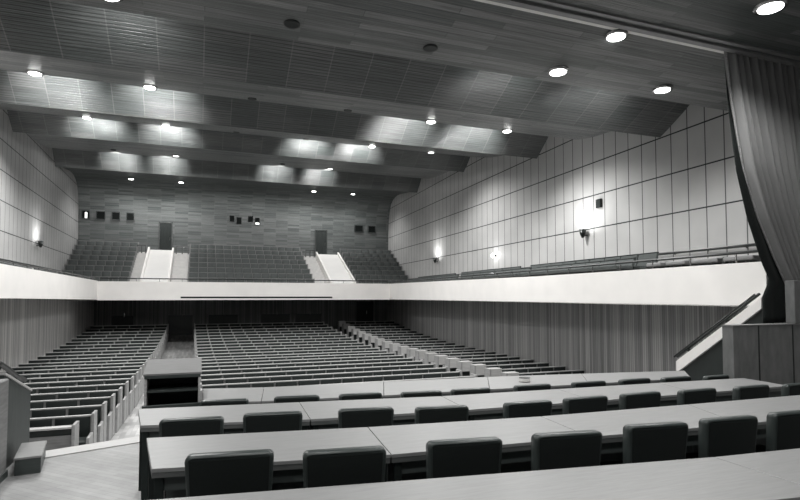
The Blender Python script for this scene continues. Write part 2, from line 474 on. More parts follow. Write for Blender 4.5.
# railings along the parapets
def railing(name, pts, z, label, posts=14, ZT=ZT):
    t = empty(name, (0, 0, 0), 0, label, 'railing')
    t.location = (pts[0][0], pts[0][1], ZT)
    o = Vector((pts[0][0], pts[0][1], ZT))
    MB().tube([Vector((x, y, z)) - o for x, y in pts], .024).build('handrail', M['black'], t)
    for k in range(posts):
        u = (k + .5) / posts
        x = pts[0][0] + (pts[1][0] - pts[0][0]) * u; y = pts[0][1] + (pts[1][1] - pts[0][1]) * u
        MB().tube([Vector((x, y, ZT)) - o, Vector((x, y, z)) - o], .012, 6).build('post', M['chrome'], t)
railing('balcony_railing', [(FL(YF) + .1, YF + .08), (FR(YF) - .1, YF + .08)], ZT + .13, 'dark handrail along the top of the white balcony front facing the stage')
railing('gallery_railing', [(FR(5.8) + .07, 5.8), (FR(YF - .1) + .07, YF - .1)], 2.44, 'dark handrail above the white gallery parapet that ends at the curtain', 22, 2.28)
railing('gallery_railing', [(FL(6.05) - .07, 6.05), (FL(YF - .1) - .07, YF - .1)], ZT + .12, 'dark handrail above the white gallery parapet over the parquet corner of the stage', 18)
t = empty('wall_rail', (XR(8) - .1, 8, 2.6), 0, 'thin dark rail along the pale wall panels above the gallery seats beside the curtain', 'railing')
a, b = (XR(6.1) - .09, 6.1, 2.69), (XR(9.9) - .09, 9.9, 2.69)
MB().tube([Vector(a) - t.location, Vector(b) - t.location], .02).build('handrail', M['black'], t)
for k in range(5):
    y = 6.3 + k * .85
    MB().tube([Vector((XR(y) - .09, y, 2.69)) - t.location, Vector((XR(y) - .002, y, 2.65)) - t.location], .012, 6).build('bracket', M['black'], t)

# --- balcony bench rows
def rbox(name, w, d, h, bev, mat, seg=2):
    return MB().box(-w / 2, w / 2, -d / 2, d / 2, 0, h, bev, seg).mesh(name, mat, True)
def balcony_block(x0f, x1f, block, n_of, gname, end=None):
    for k in range(NR):
        y = Y0b + dYb * k; zf = Z0b - BH + dZb * k
        x0, x1 = x0f(y), x1f(y); n = n_of(x1 - x0); p = (x1 - x0) / n
        r = ORD[k + 1]
        t = empty('balcony_bench', ((x0 + x1) / 2, y, zf), 0, 'balcony bench row, %s up from the parapet, %s' % (r, block), 'bench', gname)
        L = x1 - x0
        MB().box(-L / 2, L / 2, .03, .06, .22, BH - .01, .006).build('backboard', M['bwood'], t)
        MB().box(-L / 2, L / 2, -.20, .02, .30, .36, .015).build('seat', M['bpad'], t)
        MB().box(-L / 2, L / 2, .0, .07, BH - .012, BH + .012, .005).build('top_rail', M['bwood'], t)
        for sgn in (-1, 1):
            if sgn * (1 if block.endswith('wall panels') else -1) == 2: continue
            MB().prism([(-.22, 0), (.08, 0), (.08, BH + .02), (.0, BH + .02), (-.03, .46), (-.22, .44)], sgn * (L / 2 + .002), sgn * (L / 2 + .04), 'x').build('end_panel', M['bwood'] if not end else end, t)
        me = rbox('seat_back', p - .035, .06, .40, .018, M['bpad'], 1)
        for i in range(n):
            link('seat_back', me, t, (-L / 2 + p * (i + .5), 0, BH - .42), (-.06, 0, 0))
balcony_block(lambda y: XL(y) + .12, lambda y: -2.99, 'beside the single-lamp wall', lambda L: 7, 'balcony benches')
balcony_block(lambda y: -.50, lambda y: 5.25 - .02 * (y - 26.4), 'between the two white ramps', lambda L: 14, 'balcony benches')
balcony_block(lambda y: 7.52, lambda y: XR(y) - .1, 'beside the three-lamp wall', lambda L: 7, 'balcony benches')

# --- white ramps (roofs of the stairs coming up) and the stairs beside them
def ramp(x0, x1, label):
    t = empty('stair_enclosure', ((x0 + x1) / 2, 25.95, 1.9), 0, label, 'ramp')
    o = t.location; w = (x1 - x0) / 2
    ya, yb, za, zb = 25.90, 29.55, 2.42, 4.16
    MB().prism([(ya - o.y, za - .6 - o.z), (yb - o.y, zb - 1.5 - o.z), (yb - o.y, zb - .08 - o.z), (ya - o.y, za - .08 - o.z)], -w, w, 'x').build('sloping_slab', M['ramp'], t)
    for sg in (-1, 1):
        MB().prism([(ya - o.y, za - .6 - o.z), (yb - o.y, zb - 1.6 - o.z), (yb - o.y, zb + .06 - o.z), (ya - o.y, za + .06 - o.z)], sg * w, sg * (w + .09), 'x', .012).build('side_parapet', M['white'], t)
ramp(-2.38, -1.36, 'white sloping stair enclosure below the back door nearest the lectern side')
ramp(6.05, 7.18, 'white sloping stair enclosure beside the balcony block under the three-lamp wall')
def aisle(x0, x1):
    mb = MB(); n = 14
    for k in range(n):
        y0 = 25.9 + k * .27; zz = 2.30 + k * .134
        mb.box(x0, x1, y0, 29.6, zz - .30, zz - .16)
    return struct('balcony_stairs', mb, M['grey'])
aisle(-2.94, -2.48); aisle(-1.26, -.56); aisle(5.28, 5.95)
def guard(x0, x1, y, z, label):
    t = empty('guard_rail', ((x0 + x1) / 2, y, z), 0, label, 'railing')
    w = (x1 - x0) / 2
    MB().box(-w, w, -.025, .025, .86, .93).build('top_bar', M['black'], t)
    MB().box(-w, w, -.02, .02, .28, .33).build('lower_bar', M['black'], t)
    for x in (-w + .025, 0, w - .025):
        MB().box(x - .025, x + .025, -.025, .025, 0, .86).build('post', M['black'], t)
guard(-2.98, -2.56, 29.75, 3.40, 'black guard rail at the top of the narrow stair beside the white ramp')
guard(-1.20, -.58, 29.75, 3.40, 'black guard rail between the white ramp and the centre balcony rows')
guard(5.42, 5.94, 29.75, 3.40, 'black guard rail between the centre balcony rows and the second white ramp')

# --- back wall doors and projection windows
def back_door(n, x0, x1, z1):
    z0 = 3.75
    d = struct('door_%d' % n, MB().box(x0, x1, YB - .07, YB - .012, z0, z1), M['doorm'])
    MB().box(x0 - .05, x0, YB - .10, YB - .012, z0, z1 + .05).box(x1, x1 + .05, YB - .10, YB - .012, z0, z1 + .05).box(x0 - .05, x1 + .05, YB - .10, YB - .012, z1, z1 + .05).build('door_frame', M['dark'], d)
    for i in range(2):
        xa = x0 + .06 + i * (x1 - x0) / 2
        MB().box(xa, xa + (x1 - x0) / 2 - .12, YB - .085, YB - .07, z0 + .3, z1 - .15, .006).build('door_panel', M['doorm'], d)
    MB().tube([(x1 - .08, YB - .12, z0 + .95), (x1 - .08, YB - .12, z0 + 1.12)], .014).build('door_handle', M['chrome'], d)
back_door(7, -2.04, -1.46, 5.62)
back_door(8, 6.26, 6.85, 5.55)
def pwin(x0, x1, z0, z1, label, lit=None):
    yw = 30.865
    t = empty('projection_window', ((x0 + x1) / 2, yw, (z0 + z1) / 2), 0, label, 'window', 'projection windows in the back wall')
    w, h = (x1 - x0) / 2, (z1 - z0) / 2
    MB().box(-w, w, -.02, .09, -h, h).build('pane', M['glass'], t)
    f = MB(); b = .035
    f.box(-w - b, -w, -.035, .09, -h - b, h + b).box(w, w + b, -.035, .09, -h - b, h + b).box(-w, w, -.035, .09, h, h + b).box(-w, w, -.035, .09, -h - b, -h)
    f.build('window_frame', M['dark'], t)
    if lit:
        MB().box(lit[0], lit[1], -.028, -.021, lit[2], lit[3]).build('lit_slot', M['lamp_dim'], t)
pwin(-5.62, -5.32, 5.68, 6.04, 'small projection window with a white light in it, beside the wall corner', (-.02, .07, -.17, .12))
pwin(-4.97, -4.62, 5.68, 6.04, 'dark projection window next to the one with the white light')
pwin(-4.27, -3.94, 5.68, 6.04, 'dark projection window, third from the corner lamp-wall end of the back wall')
pwin(-3.60, -3.28, 5.68, 6.04, 'dark projection window nearest the back door above the narrow stair')
pwin(1.46, 1.70, 5.84, 6.18, 'small dark opening, first of four near the middle of the back wall')
pwin(1.82, 2.08, 5.72, 6.10, 'small dark opening set lower, second of four mid back wall')
pwin(2.44, 2.70, 5.86, 6.2, 'small dark opening, third of four mid back wall')
pwin(2.80, 3.06, 5.74, 6.12, 'small opening with a white lit base, last of four mid back wall', (-.10, .10, -.17, -.09))
pwin(8.58, 9.02, 5.60, 5.94, 'dark square window in the back wall nearer the second back door')
pwin(9.42, 9.80, 5.60, 5.94, 'dark square window in the back wall nearest the three-lamp wall')

# --- gallery seats
def gbench(fx, y0, y1, off, zb, label, side, low=False, n=None):
    """bench whose back runs along the gallery; faces the hall"""
    y = (y0 + y1) / 2
    t = empty('gallery_bench', (fx(y) + side * off, y, 1.98), -math.atan(.049) if side > 0 else math.atan(.021), label, 'bench', 'gallery benches')
    L = y1 - y0; h = zb - 1.98; s = side
    if low:
        MB().box(-.22, .22, -L / 2, L / 2, h - .08, h, .02, 2).build('seat', M['cheek'], t)
        for yy in (-L / 2 + .12, L / 2 - .12):
            MB().box(-.18, .18, yy - .03, yy + .03, 0, h - .08).build('support', M['dark'], t)
        MB().box(-.20, .20, L / 2 - .03, L / 2 + .03, h - .12, h + .01, .01).build('end_cap', M['dark'], t)
        return
    n = n or max(1, round(L / .55)); p = L / n
    MB().box(-.02, .02, -L / 2, L / 2, h - .03, h, .006).build('top_rail', M['dark'], t)
    MB().box(-s * .50 if s > 0 else .06, -s * .06 if s > 0 else .50, -L / 2, L / 2, .34, .42, .015).build('seat', M['bpad'], t)
    me = MB().prism([(-s * .10, .40), (-s * .03, .40), (s * .03, h - .03), (-s * .03, h - .03)], -p / 2 + .015, p / 2 - .015, 'y', .012).mesh('seat_back', M['bpad'], False)
    for i in range(n):
        link('seat_back', me, t, (0, -L / 2 + p * (i + .5), 0))
    for yy in (-L / 2 + .05, L / 2 - .05):
        MB().box(-.32 if s > 0 else .05, -.05 if s > 0 else .32, yy - .02, yy + .02, 0, .36).build('support', M['dark'], t)
gbench(FR, 9.1, 13.0, .62, 2.58, 'gallery bench behind the parapet closest to the curtain', 1)
gbench(FR, 13.3, 18.2, .62, 2.58, 'gallery bench behind the parapet, middle of the three beneath the wall lamps', 1)
gbench(FR, 18.5, 24.6, .62, 2.58, 'gallery bench behind the parapet farthest from the curtain', 1)
gbench(FR, 9.0, 14.2, 1.16, 2.71, 'gallery bench against the panelled wall, ending nearest the curtain', 1)
gbench(FR, 14.8, 19.4, 1.16, 2.71, 'gallery bench against the panelled wall under the round bare lamp', 1)
gbench(FR, 20.0, 24.6, 1.16, 2.70, 'gallery bench against the panelled wall, ending at the balcony rows', 1)
for k, (a, b) in enumerate(((7.98, 8.35), (7.4, 7.86), (6.7, 7.3), (6.05, 6.6))):
    gbench(FR, a, b, .42, 2.40, 'low pale seat showing above the gallery parapet, %s from the curtain' % ('fourth', 'third', 'second', 'first')[k], 1, True)
gbench(FL, 12.0, 18.0, .62, 2.56, 'gallery bench behind the parapet on the stage side, under the single wall lamp', -1)
gbench(FL, 18.4, 24.4, .62, 2.56, 'gallery bench behind the parapet, next to the balcony rows under the single lamp', -1)

# ------------------------------------------------------------------ hall benches
rowY = [9.45 + .84 * k for k in range(12)] + [18.69 + .98 * k for k in range(1, 12)]
NRows = len(rowY)
PADS = {}
def pad_mesh(w):
    k = round(w, 3)
    if k not in PADS: PADS[k] = rbox('seat_back', w, .04, .44, .008, M['pad'], 1)
    return PADS[k]
DH = .78
def hall_row(x0, x1, y, n, label, gname, ends=(True, True), cab=0.0):
    zf = floor_z(y)
    t = empty('bench_row', ((x0 + x1) / 2, y, zf), 0, label, 'bench', gname)
    L = x1 - x0; xa = -L / 2 + cab; p = (L / 2 - xa) / n
    MB().box(xa, L / 2, -.032, .035, DH - .022, DH, .003).build('desk_top', M['desk'], t)
    MB().box(xa, L / 2, -.012, .03, .1, DH - .022).build('backboard', M['light_wood'], t)
    MB().box(xa, L / 2, -.5, -.09, .38, .45, .02, 2).build('seat', M['pad'], t)
    me = pad_mesh(p - .045)
    for i in range(n):
        link('seat_back', me, t, (xa + p * (i + .5), -.030, DH - .024 - .44))
    for sg, on in zip((-1, 1), ends):
        if not on: continue
        e = sg * L / 2
        MB().prism([(-.07, 0), (.22, 0), (.22, DH + .03), (-.07, DH + .03)], e, e + sg * .045, 'x', .006).prism([(-.52, 0), (-.13, 0), (-.13, .52), (-.46, .50)] if not cab else [(-.02, .0), (.02, 0), (.02, .1), (-.02, .1)], e, e + sg * .045, 'x', .006).build('end_panel', M['light_wood'], t)
    if cab:
        MB().box(-L / 2 + .002, xa - .004, -.06, .20, DH - .26, DH + .03, .006).build('end_cabinet', M['desk'], t)
        MB().box(-L / 2 + .06, xa - .02, .06, .18, 0, DH - .27).build('cabinet_foot', M['dark'], t)
    return t

def left_edge(y): return -1.5 - (.033 * (15 - y) if y < 15 else 0)
for k, y in enumerate(rowY):
    if k == 0: continue
    x1 = left_edge(y); x0 = -4.93
    n = 6
    hall_row(x0, x1, y, n, 'bench row beside the pale batten wall, %s from the stage' % ORD[k], 'hall benches beside the pale batten wall', (False, True))
for k, y in enumerate(rowY):
    if y < 11.9: continue
    q = NRows - k
    hall_row(-.22 + .017 * (29.5 - y), 6.4, y, 12, 'bench row in the wide middle block, %s from the back' % ORD[q], 'hall benches in the middle block')
for k, y in enumerate(rowY):
    if y < 11.0: continue
    q = NRows - k
    x1 = XR(y) - .08
    n = 5
    hall_row(7.3, x1, y, n, 'bench row with pale end cabinet beside the dark batten wall, %s from the back' % ORD[q], 'hall benches beside the dark batten wall', (True, False), .34)
# the desk board before the first row
t = empty('front_desk', (-3.38, 9.45, FLOOR0), 0, 'light wooden desk front before the first hall bench row, facing the stage', 'desk')
w = 1.60
MB().box(-w, w, -.03, .12, DH - .028, DH, .004).build('desk_top', M['desk'], t)
MB().box(-w, w, .0, .03, .0, DH - .13).build('front_panel', M['cheek'], t)
MB().box(-w, w, .03, .10, DH - .13, DH - .028).build('book_shelf', M['dark'], t)
MB().prism([(-.05, 0), (.27, 0), (.27, DH + .03), (-.05, DH + .03)], w, w + .045, 'x', .006).build('end_panel', M['light_wood'], t)

# ------------------------------------------------------------------ stage tables
def lerp_poly(pts, x):
    for a, b in zip(pts, pts[1:]):
        if a[0] <= x <= b[0]:
            u = (x - a[0]) / (b[0] - a[0]); return a[1] + (b[1] - a[1]) * u
    a, b = (pts[0], pts[1]) if x < pts[0][0] else (pts[-2], pts[-1])
    return a[1] + (b[1] - a[1]) * (x - a[0]) / (b[0] - a[0])
def table(far, near, zf, ztop, rowname):
    """far / near: matching plan corner points from the lectern end"""
    for i in range(len(far) - 1):
        fa, fb, na, nb = [Vector((p[0], p[1])) for p in (far[i], far[i + 1], near[i], near[i + 1])]
        c = (fa + fb + na + nb) / 4
        u = (fb - fa).normalized() * .003
        q = [na - c + u, nb - c - u, fb - c - u, fa - c + u]
        t = empty('conference_table', (c.x, c.y, zf), 0, 'pale wooden conference table, %s from the lectern end in %s' % (ORD[i + 1], rowname), 'table', 'conference tables')
        h = ztop - zf
        def ins(k):                                   # corners pulled inwards
            out = []
            for j in range(4):
                p, a, b = q[j], (q[j - 1] - q[j]).normalized(), (q[(j + 1) % 4] - q[j]).normalized()
                out.append(p + (a + b) * k)
            return out
        MB().prism(q, h - .024, h, 'z', .003).build('table_top', M['table'], t)
        MB().prism(ins(.003), h - .055, h - .0245).build('edge_band', M['tabledge'], t)
        e = ins(.05); mbx = MB()
        def bar(p0, p1, z0, z1, th=.014):
            d = (p1 - p0).normalized(); nrm = Vector((-d.y, d.x)) * th
            mbx.prism([p0 + nrm, p1 + nrm, p1 - nrm, p0 - nrm], z0, z1)
        for j in range(4): bar(e[j], e[(j + 1) % 4], h - .14, h - .056)
        mbx.build('apron', M['frame'], t)
        m = ins(.09); mbx = MB(); bar(m[3] + (m[2] - m[3]) * .03, m[2] - (m[2] - m[3]) * .03, .2, h - .145, .01)
        mbx.build('modesty_panel', M['frame'], t)
        mbx = MB(); f = .30; bar(m[0] + (m[3] - m[0]) * .62, m[1] + (m[2] - m[1]) * .62, .26, .30, .05)
        mbx.build('shelf', M['frame'], t)
        for p in ins(.045):
            MB().box(p.x - .026, p.x + .026, p.y - .026, p.y + .026, 0, h - .057, .003).build('leg', M['steel'], t)
T1F = [(-.32, 2.95), (2.99, 2.50), (4.85, 2.36)]
T1N = [(-.24, 2.20), (2.98, 1.84), (4.7, 1.72)]
T2F = [(-.34, 4.21), (1.21, 3.975), (2.66, 3.83), (4.22, 3.78), (5.9, 3.74)]
T2N = [(-.25, 3.45), (1.14, 3.24), (2.60, 3.16), (3.96, 3.06), (5.55, 3.02)]
T3F = [(-.54, 5.74), (.96, 5.54), (2.45, 5.34), (3.90, 5.28), (5.34, 5.22), (6.72, 5.14)]
T3N = [(-.45, 5.00), (.92, 4.74), (2.40, 4.62), (3.81, 4.56), (5.21, 4.52), (6.66, 4.51)]
T4F = [(.05, 7.36), (.79, 7.20), (2.38, 7.08), (3.95, 7.0), (5.45, 6.79), (7.2, 6.50)]
T4N = [(.05, 6.40), (.66, 6.26), (2.06, 6.12), (3.45, 6.06), (4.915, 5.97), (6.66, 5.90)]
table(T1F, T1N, 0, .75, 'the row nearest the camera')
table(T2F, T2N, 0, .75, 'the second row')
table(T3F, T3N, -.08, .67, 'the third row')
table(T4F, T4N, STG, .57, 'the far row')

# ------------------------------------------------------------------ chairs
def chair_back_mesh():
    bm = bmesh.new()
    # rounded rectangle outline, wider at the top, thick pad with soft edges, slightly curved in plan
    def outline(w0, w1, z0, z1, r):
        pts = []
        for cx, cz, a0 in ((w1 - r, z1 - r, 0), (-w1 + r, z1 - r, 90), (-w0 + r, z0 + r, 180), (w0 - r, z0 + r, 270)):
            for k in range(5):
                a = math.radians(a0 + 22.5 * k); pts.append((cx + r * math.cos(a), cz + r * math.sin(a)))
        return pts
    rings = []
    for yy, ins in ((.040, .012), (.028, .0), (-.028, .0), (-.040, .012)):
        rings.append([bm.verts.new((x, yy + .35 * x * x - .10 * (z - .62), z)) for x, z in outline(.225 - ins, .24 - ins, .47 + ins, .86 - ins, .034)])
    n = len(rings[0])
    for a, b in zip(rings, rings[1:]):
        for k in range(n): bm.faces.new((a[k], a[(k + 1) % n], b[(k + 1) % n], b[k]))
    bm.faces.new(rings[0][::-1]); bm.faces.new(rings[-1])
    bmesh.ops.recalc_face_normals(bm, faces=bm.faces[:])
    me = bpy.data.meshes.new('backrest'); bm.to_mesh(me); bm.free(); me.materials.append(M['vinyl'])
    for p in me.polygons: p.use_smooth = len(p.vertices) == 4
    return me
CH = {}
CH['backrest'] = chair_back_mesh()
def back_panel_mesh():
    bm = bmesh.new(); R = []
    N = 12
    for j in range(N + 1):
        z = .495 + (.836 - .495) * j / N; hw = .205 + .012 * j / N
        R.append([(x * hw, -.0415 + .35 * (x * hw) ** 2 - .10 * (z - .62), z) for x in [k / 6 - 1 for k in range(13)]])
    mb = MB(); mb.grid(R)
    me = mb.mesh('back_panel', M['chairfab'], True)
    return me
CH['back_panel'] = back_panel_mesh()
CH['seat'] = MB().box(-.235, .235, .02, .48, .40, .47, .025, 3).mesh('seat', M['chairfab'], True)
CH['seat_frame'] = MB().box(-.22, .22, .03, .46, .375, .40).mesh('seat_frame', M['chrome'])
CH['front_leg'] = MB().tube([(0, 0, .38), (0, .02, 0)], .013).mesh('leg', M['chrome'], True)
CH['rear_leg'] = MB().tube([(0, 0, .50), (0, .03, .36), (0, -.05, 0)], .013).mesh('leg', M['chrome'], True)
CH['arm'] = MB().tube([(0, 0, .52), (0, .05, .50), (0, .06, .40)], .011).mesh('back_bracket', M['chrome'], True)
def chair(x, y, z, rz, label):
    t = empty('conference_chair', (x, y, z), rz, label, 'chair', 'conference chairs')
    link('backrest', CH['backrest'], t); link('back_panel', CH['back_panel'], t); link('seat', CH['seat'], t); link('seat_frame', CH['seat_frame'], t)
    for sx in (-1, 1):
        link('leg', CH['front_leg'], t, (sx * .20, .42, 0)); link('leg', CH['rear_leg'], t, (sx * .20, .04, 0))
        link('back_bracket', CH['arm'], t, (sx * .16, .03, 0))
    return t
r1 = [((-.06, 3.30), (.41, 3.18)), ((.57, 3.14), (1.03, 3.03)), ((1.31, 3.07), (1.78, 2.99)), ((2.01, 2.99), (2.49, 2.92)),
      ((2.75, 2.98), (3.21, 2.90)), ((3.40, 2.93), (3.87, 2.89)), ((4.06, 2.90), (4.53, 2.87))]
r2 = [((-.25, 4.31), (.17, 4.25)), ((.33, 4.31), (.74, 4.22)), ((1.04, 4.21), (1.45, 4.14)), ((1.64, 4.07), (2.03, 3.99)),
      ((2.38, 3.97), (2.81, 3.95)), ((2.96, 3.97), (3.42, 3.96)), ((3.57, 3.96), (4.03, 3.96)), ((4.22, 3.92), (4.68, 3.92)),
      ((4.88, 3.88), (5.36, 3.88)), ((5.50, 3.82), (5.95, 3.83))]
r3 = [((0, 4.99), (.42, 4.94)), ((.6, 4.9), (1.04, 4.81)), ((1.16, 4.79), (1.61, 4.78)), ((1.73, 4.70), (2.16, 4.67)),
      ((2.22, 4.68), (2.67, 4.64)), ((2.91, 4.67), (3.36, 4.64)), ((3.57, 4.63), (4.02, 4.61)), ((4.14, 4.60), (4.62, 4.60)),
      ((4.70, 4.55), (5.12, 4.55)), ((5.22, 4.54), (5.66, 4.54))]
cr = random.Random(3)
for row, zf, k, nm in ((r1, 0, 1.0, 'the nearest chair row'),
                       (r2, -.08, .96 / .88, 'the middle chair row'),
                       (r3, STG, 1.06 / .88, 'the farthest chair row')):
    for i, ((xa, ya), (xb, yb)) in enumerate(row):
        x, y = (xa + xb) / 2 * k, (ya + yb) / 2 * k
        rz = max(-.13, math.atan2(yb - ya, xb - xa))
        chair(x, y + (.0 if row is r1 else -.08 if row is r3 and i in (0, 9) else -.04 if row is r2 else 0), zf, rz, 'dark upholstered chair, %s from the lectern end in %s' % (ORD[i + 1], nm))

# small object left on the far table
t = empty('ashtray', (4.20, 6.42, .57), 0, 'small pale ashtray on the far table row near its middle', 'ashtray')
MB().lathe([(.06, 0), (.075, .01), (.08, .05), (.068, .052), (.055, .02), (.0, .018)], 20).build('dish', M['white'], t)
MB().lathe([(.072, .0505), (.078, .0525), (.078, .056), (.066, .056), (.066, .0525)], 20).build('rim', M['dark'], t)

# ------------------------------------------------------------------ lectern
t = empty('lectern', (-.285, 6.93, STG - .0), 0, 'dark wooden lectern with sloping pale top and open shelves behind the third table row', 'lectern')
w, d = .305, .50
sd = [(-.0, 0), (d, 0), (d, 1.11), (0, 1.00)]
for sg in (-1, 1):
    MB().prism(sd, sg * w, sg * (w - .025), 'x').build('side_panel', M['lect_edge'], t)
MB().box(-w + .025, w - .025, d - .02, d, .05, 1.09).build('front_panel', M['lect_in'], t)
MB().prism([(-.01, .995), (d + .01, 1.11), (d + .01, 1.135), (-.01, 1.02)], -w - .012, w + .012, 'x', .004).build('sloping_top', M['lect_top'], t)
MB().box(-w + .025, w - .025, .01, d - .02, .80, .822).build('shelf', M['lect'], t)
MB().box(-w + .025, w - .025, .01, d - .02, .55, .575).build('shelf', M['lect'], t)
MB().box(-w + .025, w - .025, .02, d - .02, .0, .06).build('base', M['lect'], t)
MB().box(-w, w, -.012, .0, .965, 1.0).build('front_rail', M['lect'], t)
MB().box(-w - .02, w + .02, -.03, .02, .60, .66, .004).build('lower_rail', M['lect'], t)

# ------------------------------------------------------------------ left corner of the stage: cheek wall, parapet, rail, step
struct('wall_stage_cheek', MB().box(-2.6, -1.91, .5, 6.94, STG, .86, .01), M['cheek'])
struct('baseboard_left', MB().box(-1.91, -1.895, .5, 6.94, STG, STG + .07), M['parapet'])
t = empty('stair_parapet', (-2.06, 7.1, STG), 0, 'dark wooden stair parapet with pale cap at the corner of the stage', 'parapet')
MB().prism([(.0, 0), (1.02, 0), (1.02, .72), (.0, 1.06)], -.06, .06, 'x').build('panel', M['parapet'], t)
MB().prism([(-.01, 1.06), (1.03, .715), (1.03, .745), (-.01, 1.09)], -.075, .075, 'x', .004).build('cap', M['desk'], t)
t2 = empty('stair_handrail', (-2.12, 7.1, STG + .9), 0, 'curved black handrail above the dark stair parapet beside the step block', 'railing')
MB().tube([(.06, -.12, .30), (.06, .05, .28), (.06, .35, .18), (.06, .65, .06), (.06, .98, -.03)], .03, 10).build('handrail', M['black'], t2, True)
for yy, zz in ((.1, .26), (.65, .06)):
    MB().tube([(.06, yy, zz - .01), (.03, yy, zz - .085)], .012).build('post', M['black'], t2)
t = empty('step_block', (-1.72, 6.97, STG), math.radians(9), 'low wooden step block on the parquet beside the dark parapet', 'step')
MB().box(-.12, .115, -.02, .66, 0, .165, .004).build('body', M['lect'], t)
MB().box(-.13, .125, -.03, .67, .165, .19, .004).build('tread', M['edge'], t)

# ------------------------------------------------------------------ right corner: plinth wall, pale block, stair, curtain
pl = struct('wall_stage_plinth', MB().box(6.70, 9.42, 5.26, 5.42, STG, 1.34), M['cheek_pale'])
for x in (7.18, 7.86, 8.6):
    MB().box(x - .008, x + .008, 5.252, 5.26, STG, 1.34).build('panel_joint', M['dark'], pl)
MB().box(6.69, 9.42, 5.25, 5.43, 1.34, 1.355).build('cap', M['cheek'], pl)
tag(MB().box(7.93, 8.75, 5.262, 5.40, 1.356, 1.97, .008).build('pillar_block', M['cheek_pale']), 'tall wooden block behind the panelled plinth, under the curtain', 'block')
# stair wall
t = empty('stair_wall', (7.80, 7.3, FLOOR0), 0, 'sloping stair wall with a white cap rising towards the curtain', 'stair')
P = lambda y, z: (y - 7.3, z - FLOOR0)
MB().prism([P(7.07, FLOOR0), P(7.07, .51), P(5.56, 1.56), P(5.56, FLOOR0)], -.10, .12, 'x').build('side_panel', M['dark'], t)  # near-black panel: the shade below the cap is put into its colour
MB().prism([P(7.09, .43), P(7.09, .635), P(5.56, 1.73), P(5.56, 1.56)], -.14, .16, 'x', .006).build('cap', M['white'], t)
t = empty('stair_handrail', (7.77, 7.3, .6), 0, 'black handrail on brackets along the white-capped sloping stair wall', 'railing')
Q = lambda y, z: (0, y - 7.3, z - .6)
MB().tube([Q(7.16, .70), Q(7.02, .80), Q(5.66, 1.78)], .022, 10).build('handrail', M['black'], t, True)
MB().tube([(-.07, -.14, .10), (-.07, -1.62, 1.17)], .016, 8).build('lower_rail', M['black'], t, True)
for yy in (6.92, 6.2):
    zt = .745 + (7.1 - yy) * .72
    MB().tube([(.0, yy - 7.3, zt - .6), (.02, yy - 7.3, zt - .75), (.08, yy - 7.3, zt - .86)], .014).build('bracket', M['black'], t)
    MB().tube([(-.07, yy - 7.3, zt - .64), (.19, yy - 7.3 - .05, zt - .63)], .016).build('cross_bar', M['black'], t)

# curtain: hangs from the stage ceiling edge, drawn back towards the wall
YC0 = 5.74
YCF = lambda u: 5.71 - .27 * u
leftcurve = [(5.31, 7.28), (4.6, 7.33), (3.6, 7.47), (2.9, 7.67), (2.25, 7.95), (1.8, 8.22), (1.36, 8.52)]
def lc(z):
    for (za, xa), (zb, xb) in zip(leftcurve, leftcurve[1:]):
        if zb <= z <= za: return xa + (xb - xa) * (za - z) / (za - zb)
    return leftcurve[-1][1]
t = empty('curtain', (8.6, 5.71, 5.48), 0, 'heavy grey stage curtain drawn back in folds beside the gallery', 'curtain')
NZ, NX = 44, 190
ZC0, ZC1 = 5.46, 1.357
rows = []
for i in range(NZ + 1):
    u0 = i / NZ; z = ZC0 + (ZC1 - ZC0) * u0; yc = YCF(u0)
    k0 = yc / YC0
    xl = (lc(min(z, 5.31)) + .05 + .43 * u0 ** 1.15 - .10 * max(0, u0 - .8) * 5) * k0; xr = 9.36
    amp = .060 + .010 * math.sin(u0 * 5)
    row = []
    for k in range(NX + 1):
        u = k / NX
        ph = u * 2 * PI * 14 + 1.6 * math.sin(u * 9 + u0 * 1.2) + .5 * u0
        y = yc + amp * math.sin(ph) + .012 * math.sin(ph * .37 + 2)
        row.append((xl + (xr - xl) * u - 8.6, y - 5.71, z - 5.48))
    rows.append(row)
o = MB().grid(rows).build('drape', M['curtain'], t, True)
o.modifiers.new('thick', 'SOLIDIFY').thickness = .01
hem = MB().tube([(r[0][0], r[0][1] - .012, r[0][2]) for r in rows], .016, 6).build('hem', M['hem'], t, True)
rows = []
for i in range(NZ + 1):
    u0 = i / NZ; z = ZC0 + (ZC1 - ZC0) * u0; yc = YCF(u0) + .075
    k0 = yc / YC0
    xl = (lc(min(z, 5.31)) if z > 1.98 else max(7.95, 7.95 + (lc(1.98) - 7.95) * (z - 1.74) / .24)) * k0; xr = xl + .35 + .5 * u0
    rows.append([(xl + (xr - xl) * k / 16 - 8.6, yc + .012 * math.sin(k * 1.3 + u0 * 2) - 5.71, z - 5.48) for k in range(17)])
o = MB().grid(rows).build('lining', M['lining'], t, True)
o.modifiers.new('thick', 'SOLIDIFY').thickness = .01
MB().box(-1.30, .76, -.04, .10, .0, .04).build('track', M['dark'], t)

